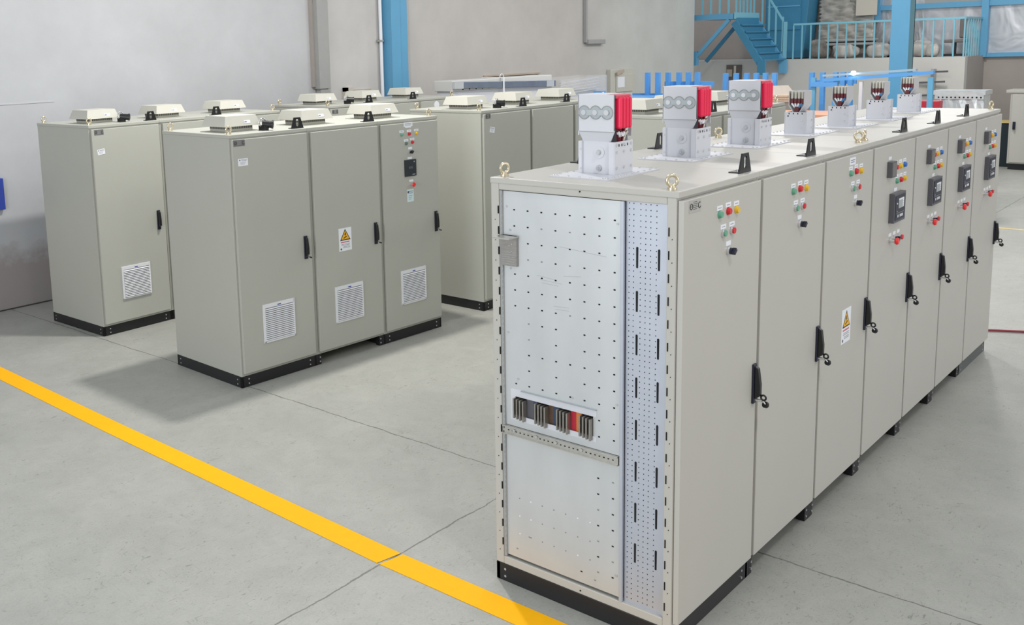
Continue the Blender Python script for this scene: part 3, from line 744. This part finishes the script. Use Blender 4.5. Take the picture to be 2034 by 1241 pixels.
# divider post + perforated plate
MB().box(-.002, .262, .145, .014, .280, 2.14, GALV2).build('divider_post', t0, bevel=.002)
b = MB(); X0p = .020
b.box(X0p, .048, .145, X0p+.004, .262, 2.142, GALV2)
for cidx, y in enumerate((.245, .222, .186, .160, .135, .105)):
    z = 2.132; k = 0
    while z > .17:
        near = any(abs(z-(1.88-.209*q)) < .058 for q in range(8))
        if not (near and cidx in ()): b.box(X0p-.0008, y-.0022, z-.0022, X0p, y+.0022, z+.0022, HOLE)
        z -= .0265; k += 1
for q in range(8):
    for y in (.203, .092):
        zc = 1.88-.209*q+(0 if y > .1 else 0)
        b.prism([(y+.0055*cos(pi*a/6), zc+(.045 if a <= 6 else -.045)+.0055*sin(pi*a/6)) for a in range(12)], 'x', X0p-.0012, X0p, HOLE)
b.build('perforated_plate', t0)
# slots punched in the frame posts
b = MB()
for k in range(19):
    zc = 2.04-.1065*k
    if zc < .2: break
    b.box(-.0035, .984, zc-.020, -.002+.0025, .990, zc+.020, HOLE); b.box(-.0035, .031, zc-.020-.02, .0005, .036, zc+.020-.02, HOLE)
    b.box(-.003, 1.006, zc-.055, .0005, 1.009, zc-.051, HOLE); b.box(-.003, .016, zc-.055, .0005, .019, zc-.051, HOLE)
for k in range(70): b.box(-.002, .966+.002*(k % 2), 2.12-.028*k, .009, .972+.002*(k % 2), 2.105-.028*k, STEELD)
b.box(.0, .963, .15, .012, .980, 2.14, GREYD)
for (y, z) in ((.50, 2.168), (.5, .12)): b.cyl((-.0035, y, z), (0, y, z), .004, HOLE, 8)
b.build('punched_strip', t0)
# angle bracket on the plate
b = MB().box(-.008, .872, 1.755, .008, .970, 1.912, mat('bare_steel', (.36, .34, .32), .35, metal=.6, noise=.2, scale=20, stretch=(1, 1, 8)))
b.box(-.075, .868, 1.905, .008, .970, 1.912, ZINC)
for k in range(6): b.box(-.0095, .880, 1.765+.012*k, -.008, .962, 1.768+.012*k, GREYD)
for y, z in ((.90, 1.87), (.915, 1.86), (.90, 1.83), (.905, 1.80)): b.cyl((-.008, y, z), (-.0095, y, z), .004, CHROME, 8)
b.build('angle_bracket', t0)

# ------------------------------------------------------------------ busbar risers on the roof
GR1 = 'tall white busbar risers with crimson sleeves'; GR2 = 'small white busbar risers with maroon sleeves'
def riser_big(x, y, label):
    t = thing('busbar_riser', label, 'busbar riser', (x, y, H), 0, GR1)
    b = MB().box(-.26, -.17, 0, .25, .17, .006, WHITEP)
    for i in range(9):
        for s in (-.155, .155): b.cyl((-.24+.06*i, s, .006), (-.24+.06*i, s, .012), .006, CHROME, 8)
    for i in range(5):
        for s in (-.245, .235): b.cyl((s, -.13+.065*i, .006), (s, -.13+.065*i, .012), .006, CHROME, 8)
    b.build('base_flange', t)
    # lower shell: front plate, two angle ears, side plates
    b = MB().box(-.075, -.065, .006, -.070, .09, .215, WHITEP).box(.065, -.09, .006, .070, .09, .20, WHITEP)
    b.box(-.07, .095, .006, .07, .10, .17, WHITEP).box(-.09, .085, .006, -.06, .105, .17, WHITEP)
    b.box(-.09, -.105, .006, .09, -.100, .17, WHITEP).box(-.09, -.10, .006, -.085, -.072, .17, WHITEP).box(.085, -.10, .006, .09, -.06, .17, WHITEP)
    for xx in (-.07, .0, .07):
        for z in (.04, .12, .155): b.cyl((xx, -.105, z), (xx, -.110, z), .007, CHROME, 8)
    for k in range(4): b.box(-.05+.028*k, -.1065, .145, -.042+.028*k, -.105, .158, HOLE)
    for z in (.03, .13): b.cyl((-.085, .09, z), (-.091, .09, z), .005, CHROME, 8)
    b.build('lower_shell', t, bevel=.002)
    MB().cyl((-.075, -.01, .115), (-.079, -.01, .115), .030, WHITEP, 22).cyl((-.079, -.01, .115), (-.092, -.01, .115), .014, mat('bolt_cap', (.5, .51, .53), .4), 14, r1=.011).build('joint_bolt', t)
    MB().cyl((-.075, -.01, .035), (-.088, -.01, .035), .017, mat('bolt_cap', (.5, .51, .53), .4), 14, r1=.014).cyl((-.088, -.01, .035), (-.094, -.01, .035), .009, STEELD, 8).build('earth_bolt', t)
    # flaring neck and upper shell
    b = MB()
    b.frustum(-.075, -.075, -.070, .085, .17, -.095, -.108, -.090, .102, .222, WHITEP)
    b.box(-.095, -.108, .222, -.090, .102, .405, WHITEP)
    b.box(-.095, .098, .20, .075, .103, .405, WHITEP).box(.072, -.108, .19, .077, .103, .405, WHITEP)
    b.box(-.095, -.108, .225, -.091, -.104, .405, WHITEP)
    b.box(-.096, -.106, .218, -.0945, .100, .221, GREYD)
    b.box(-.092, -.06, .403, .077, .103, .407, WHITEP)
    b.build('upper_shell', t, bevel=.002)
    b = MB()
    for k in range(3):
        y_ = .066-.066*k
        b.cyl((-.0952, y_, .317), (-.0965, y_, .317), .034, STEELD, 24)
        b.torus((-.0965, y_, .317), .033, .0025, GREYD, 'x', 24, 5)
        b.cyl((-.0965, y_, .317), (-.105, y_, .317), .014, CHROME, 12)
    b.box(-.099, -.066, .303, -.0968, .066, .331, mat('clear_strip', (.48, .53, .55), .15, metal=.2))
    b.build('link_strip', t)
    for k in range(4):
        x_ = -.068+.030*k
        MB().box(x_, -.128, .235, x_+.025, -.05, .392, CRIM).build('sleeve', t, bevel=.010, segs=3)
    MB().box(-.08, -.110, .385, .055, .095, .4035, mat('crimson_cap', (.60, .08, .12), .5)).build('cap', t, bevel=.004)
    for k in range(4):
        x_ = -.055+.030*k
        MB().bar((x_, -.10, .24), (-.022+.010*k, -.088, .165), .010, .022, MAROON if k < 3 else TIN).bar((x_, -.105, .218), (-.03+.014*k, -.098, .195), .012, .012, WHITE if k < 3 else TIN).build('conductor', t)
    return t
for x, y, l in ((.415, .612, 'nearest tall white busbar riser with crimson sleeves, on the open-flank cabinet'),
                (1.30, .612, 'middle of the three tall white busbar risers with crimson sleeves'),
                (2.11, .59, 'farthest of the three tall white busbar risers with crimson sleeves')):
    riser_big(x, y, l)
def riser_small(x, y, label):
    t = thing('busbar_riser', label, 'busbar riser', (x, y, H), 0, GR2)
    b = MB().box(-.20, -.17, 0, .32, .17, .006, WHITEP)
    for i in range(9):
        for s in (-.15, .15): b.cyl((-.18+.06*i, s, .006), (-.18+.06*i, s, .012), .006, CHROME, 8)
    b.build('base_flange', t)
    b = MB().box(-.065, -.072, .006, -.060, .072, .155, WHITEP).box(-.065, -.079, .006, .055, -.074, .16, WHITEP).box(.05, -.07, .006, .055, .075, .155, WHITEP).box(-.065, .07, .006, .055, .075, .155, WHITEP)
    b.box(-.070, -.082, .006, -.062, -.072, .155, WHITEP).box(.05, -.09, .006, .056, -.07, .16, WHITEP)
    for k in range(4): b.box(-.0662, -.05+.03*k, .140, -.065, -.043+.03*k, .150, HOLE)
    b.cyl((-.067, .05, .128), (-.065, .05, .128), .005, HOLE, 8)
    for z in (.05, .10): 
        b.cyl((-.065, -.045, z), (-.070, -.045, z), .004, CHROME, 8); b.cyl((.02, -.079, z), (.02, -.083, z), .006, CHROME, 8)
    b.build('lower_shell', t, bevel=.002)
    # flared hood opening toward the left end: back, two cheeks, slanted base
    b = MB()
    b.prism([(-.020, .155), (.020, .155), (.052, .205), (.052, .300), (-.052, .300), (-.052, .205)], 'x', .078, .083, WHITEP)
    for s in (-1, 1):
        b.prism([(-.055, .300), (.083, .300), (.083, .205), (-.055, .205)], 'y', s*.052-.0015, s*.052+.0015, mat('hood_grey', (.50, .49, .50), .5))
        b.add([(-.055, s*.052, .205), (.083, s*.052, .205), (.05, s*.02, .155), (-.055, s*.02, .155), (-.055, s*.055, .205), (.083, s*.055, .205), (.05, s*.023, .155), (-.055, s*.023, .155)], [(0, 1, 2, 3), (7, 6, 5, 4), (0, 4, 5, 1), (3, 2, 6, 7), (0, 3, 7, 4), (1, 5, 6, 2)], WHITEP)
    b.build('hood', t)
    for k in range(4):
        y_ = -.036+.024*k
        MB().box(-.045, y_-.008, .245, -.0, y_+.008, .300, CREAM).build('end_cap', t, bevel=.006, segs=3)
        MB().box(-.043, y_-.0105, .212, 0, y_+.0105, .247, MAROON).build('sleeve', t, bevel=.003)
        MB().bar((-.042, y_, .214), (-.042, y_*.35, .186), .008, .010, WHITE if k != 0 else mat('cable_blue', (.03, .22, .5), .4)).build('terminal', t)
    MB().box(-.048, -.014, .155, -.0, .014, .192, MAROON).build('neck', t)
    return t
for x, y, l in ((2.945, .60, 'small busbar riser with maroon sleeves just behind the tall crimson ones'),
                (3.64, .552, 'second of the four small busbar risers, counted away from the crimson ones'),
                (4.47, .545, 'third small busbar riser, the one just left of the blue column'),
                (5.36, .575, 'farthest small busbar riser, standing in front of the blue column')):
    riser_small(x, y, l)

# ------------------------------------------------------------------ the cabinets with roof fans
def lineup(x, y, rz, Ws, D, labels, group, kinds, build_door, fan=(.30, .38)):
    out = []; off = 0
    for i, W in enumerate(Ws):
        px, py = x+cos(rz)*off, y+sin(rz)*off
        t, d = cabinet('fan_cabinet', labels[i], px, py, rz, W, D, 'left' if i == 0 else 'mid', group, PAINT_SHADED, gap=(.018 if i == 0 else .03, .02))
        plinth(t, W, D, kinds[i])
        roof_fan(t, *fan)
        if i < len(Ws)-1: bracket(t, W-.076, .03)
        if i == 0:
            gland(t, .50, .13); eyebolt(t, .05, .06, -.15); eyebolt(t, .05, D-.06, -.05)
        if i == len(Ws)-1: eyebolt(t, W-.05, .06, -.2); eyebolt(t, W-.05, D-.06, -.3)
        build_door(i, d, W); out.append((t, d)); off += W
    return out
def door_front(i, d, W):
    swing_handle(d, W-.092 if i < 2 else W-.078, 1.136, keys=False)
    k = MB(); k.cyl((0, -.012, 0), (0, -.045, 0), .006, CHROME, 10).cyl((.0, -.045, -.004), (.020, -.052, -.012), .007, BLK, 10).build('key_bunch', d, (W-.085 if i < 2 else W-.07, DY, 1.055))
    vent(d, (.41, .405, .404)[i], .53)
    if i == 0:
        name_plate(d, .087, 2.133, True, .115, .055); paper_tag(d, .117, 1.969)
    if i == 1: warn_sign(d, .383, 1.136)
    if i == 2:
        b = MB().box(-.06, -.0015, -.02, .06, 0, .022, WHITE).box(-.04, -.0018, -.032, .04, 0, -.02, WHITE); lines(b, -.045, .045, -.012, .014, 2, -.0021, INKG); b.build('title_label', d, (.39, DY, 2.146))
        for k, (x, mm) in enumerate(((.297, GREEN), (.399, RED), (.50, YEL))): lampbtn(d, 'indicator_lamp', x, 2.052, mm, r=.015)
        lampbtn(d, 'push_button', .356, 1.962, mat('button_dull_green', (.12, .2, .16), .4), r=.015); lampbtn(d, 'push_button', .440, 1.968, RED, r=.015)
        selector(d, .408, 1.875, BLK)
        c = MB().box(-.078, -.012, -.082, .078, 0, .082, mat('relay_charcoal', (.022, .028, .036), .35)).box(-.03, -.002, .086, .03, 0, .106, WHITE).build('protection_relay', d, (.40, DY, 1.718), bevel=.004)
        b = MB().box(-.03, -.0135, -.01, .028, -.012, .016, mat('relay_lcd', (.06, .07, .08), .3)).cyl((.048, -.012, .060), (.048, -.014, .060), .007, SCR, 10)
        for q in range(3): b.box(-.022+.017*q, -.0142, -.006, -.012+.017*q, -.0134, .012, GREYP)
        b.box(.02, -.0135, -.070, .06, -.012, -.062, SCR).build('screen', c)
        mushroom(d, .412, 1.552, ESTOP, .045, .023)
        paper_tag(d, .395, 1.443, .09, .125, PAPER, name='paper_notice')
lineup(1.080, 4.629, -.049, [.837, .862, .826], 1.034,
       ['front-left fan cabinet nearest the camera, plain door with white label and vent',
        'fan cabinet with yellow warning triangle sign, in the middle of its trio',
        'fan cabinet with buttons, black relay and red mushroom button on its door'], 'cabinets of the front left trio', ['closed', 'open', 'closed'], door_front)
def door_left(i, d, W):
    swing_handle(d, W-.105, 1.136, keys=False); vent(d, .41, .53)
    if i == 0: name_plate(d, .10, 2.13, True); paper_tag(d, .11, 1.93, .085, .055, tilt=-.12)
lineup(1.207, 7.092, .003, [.837, .862, .826], 1.05,
       ['far left fan cabinet with crooked white label, closest to the white wall corner',
        'fan cabinet second along the left wall row, mostly behind the front trio',
        'fan cabinet third along the left wall row, only its roof and fan visible'], 'cabinets of the far left trio', ['closed', 'closed', 'closed'], door_left)
def door_mid(i, d, W):
    swing_handle(d, W-.105, 1.136, keys=False); vent(d, .41, .53)
    if i == 0: name_plate(d, .09, 2.14, True, .085, .05); paper_tag(d, .16, 1.99, .085, .06, tilt=.18)
lineup(4.349, 4.527, -.002, [.885, .882, .84], 1.023,
       ['fan cabinet behind the perforated flank, with a tilted white tag on its door',
        'fan cabinet right of the one with a tilted white tag, centre background',
        'fan cabinet partly hidden behind the nearest tall busbar riser'], 'cabinets of the centre trio', ['closed', 'closed', 'closed'], door_mid, (.27, .42))
def door_plain(i, d, W):
    swing_handle(d, W-.105, 1.136, keys=False); vent(d, .41, .53)
    if i == 0: name_plate(d, .09, 2.13, True)
    if i == 2: 
        MB().cyl((0, 0, 0), (0, -.004, 0), .055, WHITE, 8).build('round_sticker', d, (.35, DY, 2.10))
lineup(4.53, 7.1, 0, [.84, .86, .84], 1.05,
       ['fan cabinet near the grey wall duct, its black cable gland showing',
        'fan cabinet in front of the wall opening, middle of the rear trio',
        'fan cabinet with a white round sticker, in front of the blue wall column'], 'cabinets of the rear trio by the wall', ['closed', 'closed', 'closed'], door_plain, (.24, .46))
def door_f(i, d, W):
    swing_handle(d, W-.105, 1.136, keys=False); vent(d, .41, .53)
    if i == 2: paper_tag(d, .2, 2.06, .07, .07)
lineup(4.22, 2.119, 0, [.74, .755, .77], 1.04,
       ['fan cabinet whose plain flank shows between the first two tall risers',
        'fan cabinet seen between the second and third tall risers',
        'fan cabinet whose end shows right of the third tall riser'], 'cabinets just behind the long right row', ['closed', 'closed', 'closed'], door_f, (.25, .58))

# ------------------------------------------------------------------ background stock
t = thing('panel_stack', 'wrapped stack of long white panels with a grey metal edge behind the fan cabinets', 'panel stack', (7.42, 7.5, 0))
MB().box(.02, -.03, 0, 2.7, .35, .12, WOOD).build('pallet', t)
MB().box(.04, 0, .12, 2.66, .32, 2.24, WHITEP).build('panels', t, bevel=.01)
b = MB().box(.0, -.02, 2.24, 2.62, .34, 2.40, mat('panel_top_white', (.58, .58, .56), .5))
for k in range(7): b.cyl((.25+.16*k, -.022, 2.27), (.25+.16*k, -.02, 2.27), .018, HOLE, 10)
b.build('top_board', t, bevel=.01)
MB().bar((.0, -.05, 2.335), (2.66, -.05, 2.255), .04, .10, mat('blue_grey_edge', (.20, .235, .30), .4, metal=.5, noise=.2, scale=8)).build('edge_profile', t, bevel=.006)
for xx in (.08, 2.48): MB().bar((xx-.09, -.055, 2.336-.03*xx), (xx+.12, -.055, 2.330-.03*xx), .045, .10, GALV).build('corner_fitting', t)
MB().box(1.18, -.085, 2.1, 1.21, -.075, 2.405, WHITE).box(1.18, -.085, 2.405, 1.21, .34, 2.412, WHITE).torus((1.25, 0, 2.41), .05, .006, WHITE, 'y', 20, 6, 0, pi).build('strap', t)
t = thing('film_wrapped_panels', 'loose white panels wrapped in shiny clear film right of the long stack', 'wrapped panels', (10.25, 7.55, 0))
MB().box(0, 0, 0, 1.35, .35, 2.10, WHITEP).build('panels', t, bevel=.01)
b = MB()
for k in range(5): b.bar((-.05, -.05-.02*k, 2.05+.05*k), (1.3, -.03, 2.10+.05*k), .05, .012, WHITEP)
b.build('loose_slats', t)
MB().prism([(-.08, 1.7), (1.40, 1.7), (1.40, 2.34), (.6, 2.33), (-.08, 2.30)], 'y', -.16, .42, FILM).build('film', t)
# blue steel racks
def rack(x, ys_, ztop, zbar, label, ybar, hbar=.10, low=True):
    t = thing('blue_rack', label, 'rack', (x, ys_[-1], 0), 0, None); oy = ys_[-1]
    for y in ys_: MB().box(-.04, y-oy-.035, 0, .04, y-oy+.035, ztop, BLUE2).build('upright', t)
    b = MB().box(.04, ybar[1]-oy, zbar-hbar, .09, ybar[0]-oy, zbar, BLUE2)
    MB().box(-.09, ybar[1]-oy, .30, -.04, ybar[0]-oy, .40, BLUE2).build('lower_bar', t)
    b.build('cross_bar', t); return t
rack(12.0, [6.77, 6.57], 2.36, 1.99, 'blue two-post rack end rising behind the nearest tall riser', (7.85, 6.40), .06)
rack(12.3, [6.53, 6.32, 6.14, 5.97], 2.35, 2.19, 'blue comb rack with four visible uprights and a deep cross bar', (6.62, 5.70), .09)
rack(12.62, [5.60, 5.41, 5.22, 5.05, 4.89, 4.73], 2.32, 1.95, 'blue comb rack with six uprights behind the third tall riser', (5.66, 4.68), .07)
rack(13.0, [4.25, 4.07, 3.86, 3.74, 3.62], 2.31, 2.18, 'blue rack with closely spaced uprights left of the gantry', (4.30, 3.55), .06)
t = thing('white_tray', 'white flat tray lying on the blue rack behind nearest riser', 'tray', (11.5, 6.6, 0))
MB().box(-.4, -.3, 0, .3, .75, 1.90, WHITEP).build('body', t, bevel=.01)
MB().box(-.42, -.32, 1.90, .32, .77, 1.97, BLUE2).build('rim', t)
MB().box(-.35, .6, 1.97, -.2, .76, 2.07, BLUE2).build('clamp', t)
# blue gantry
t = thing('blue_gantry', 'blue steel gantry frame with a long beam behind the small risers', 'gantry', (12, 3.85, 0))
for y, x in ((0, 0), (-.35, 0), (-1.70, 0)): MB().box(x-.03, y-.035, 0, x+.03, y+.035, 2.26, BLUE).build('post', t)
MB().box(-.058, -.38, 2.12, .03, .03, 2.19, BLUE2).build('cross_beam', t)
MB().bar((0, -.15, 2.22), (0, -1.74, 2.33), .10, .05, BLUE2).bar((0, -.15, 2.29), (0, -1.5, 2.37), .10, .03, mat('beam_pale', (.30, .44, .56), .4)).build('long_beam', t)
MB().box(-.03, -.75, 0, .03, -.70, 2.2, WHITEP).build('white_post', t)
tag(MB().cyl((0, 0, 0), (.03, 0, 0), .035, mat('lamp_glow', (.75, .82, 1.0), .3, emit=14), 20).build('work_lamp', loc=(11.9, 3.22, 2.33)), 'small glaring blue-white work lamp on the gantry beam', 'lamp')
t = thing('steel_bench', 'work bench with orange-pink copper sheets behind the small risers', 'bench', (11.05, 4.1, 0))
MB().box(-.4, -1.6, 1.72, .4, .55, 1.78, ROSE).build('worktop', t, bevel=.01)
for x in (-.35, .35):
    for y in (-1.5, .45): MB().box(x-.03, y-.03, 0, x+.03, y+.03, 1.72, GREYD).build('leg', t)
tag(MB().prism([(0, 0), (.7, 0), (.62, .10), (.1, .12)], 'x', -.5, .5, CARD).build('cardboard_wad', loc=(12.0, 4.35, 2.0)), 'folded brown cardboard lying on the racks right of third riser', 'cardboard')
t = thing('timber_shelf', 'stack of pale timber boards behind the third tall riser', 'timber', (12.0, 4.2, 0))
MB().box(-.4, -.15, 0, .4, 1.0, 1.90, GREYD).build('support', t)
for k in range(3): MB().box(-.45, -.2+.04*k, 1.90+.035*k, .45, 1.05, 1.93+.035*k, WOOD).build('board', t)
t = thing('fire_cabinet', 'red fire equipment box standing behind the gantry post', 'fire box', (13.0, 2.42, 0))
MB().box(-.1, -.17, 1.0, .1, .14, 1.86, REDBOX).build('body', t, bevel=.01)
MB().box(-.08, -.1, 0, .08, .08, 1.0, GREYD).build('stand', t)
t = thing('pipe_rack', 'thin dark rods stored on the wall behind the blue column', 'rods', (19.7, 3.65, 1.9))
for dz, y0, y1 in ((.20, .2, .95), (-.02, .25, .9), (-.3, .35, .8)): MB().bar((0, y0, dz), (.1, y1, dz-.03), .04, .04, GREYP).build('rod', t)
MB().box(.1, .5, -.35, .3, .56, .25, GREYD).build('wall_hook', t)
# film-wrapped silver cabinet
t = thing('wrapped_cabinet', 'silver cabinet wrapped in shiny plastic film behind the far end of the right row', 'wrapped cabinet', (14, 1.86, 0))
def crumple(x0, y0, z0, x1, y1, z1, m, seed):
    rnd = random.Random(seed); b = MB(); n = 14
    for (fx, ax) in ((x0, 'x'),):
        vs = []
        for j in range(n+1):
            for i in range(n+1):
                vs.append((fx-.02*rnd.random(), y0+(y1-y0)*i/n, z0+(z1-z0)*j/n))
        b.add(vs, [(j*(n+1)+i, j*(n+1)+i+1, (j+1)*(n+1)+i+1, (j+1)*(n+1)+i) for j in range(n) for i in range(n)], m, False)
    b.box(x0, y0, z0, x1, y1, z1, m); return b
crumple(0, .02, 0, .40, .72, 1.9, FILMO, 4).build('wrapped_body', t)
b = MB().box(-.03, 0, 1.90, .43, .76, 1.97, FILMO)
b.box(-.030, .02, 1.83, -.022, .74, 1.90, FILMO)
for k in range(11): b.cyl((-.032, .06+.062*k, 1.86), (-.022, .06+.062*k, 1.86), .014, HOLE, 8)
b.build('wrapped_lid', t)
# single cabinet at far right
t = thing('floor_cabinet', 'lone pale grey cabinet with black plinth at the right frame edge', 'electrical cabinet', (20.1, 1.6, 0))
MB().box(.0, 0, .13, .6, 1.12, 1.63, PAINT).build('body', t, bevel=.006)
MB().box(-.03, -.03, 1.63, .63, 1.20, 1.69, PAINT).build('roof', t, bevel=.006)
dd = MB().box(-.03, .03, .16, 0, 1.08, 1.60, PAINT).build('door', t, bevel=.004)
MB().box(-.06, .99, .86, -.03, 1.04, 1.02, NAVY).box(-.09, .985, .86, -.06, 1.02, .92, BLK).build('handle', dd)
MB().box(.03, .03, 0, .57, 1.1, .13, BLACK).build('plinth', t)
tag(MB().box(20.55, 2.7, 0, 21.1, 3.05, .95, mat('teal_black', (.008, .02, .03), .5)).box(20.52, 2.68, .95, 21.12, 3.07, .98, YSTRIPE2).build('dark_bin', bevel=.01), 'dark bin with yellowish rim left of the lone pale cabinet', 'bin')
# red hose and litter
b = MB(); P = [(6.62, .17), (6.70, .02), (6.78, -.15), (6.80, -.5), (6.95, -1.1), (7.2, -1.8)]
b.tube([(x, y, .014) for x, y in P], .011, mat('hose_red', (.28, .03, .05), .5), 10)
tag(b.build('air_hose'), 'thin dark red hose lying on the floor at right edge', 'hose')
tag(MB().box(-.03, -.012, 0, .03, .012, .006, WHITE).box(0, -.02, 0, .02, .005, .008, WHITE).build('paper_scrap', loc=(3.55, -.95, .002), rz=.5), 'tiny white paper scrap on the floor in front of the right row', 'litter')
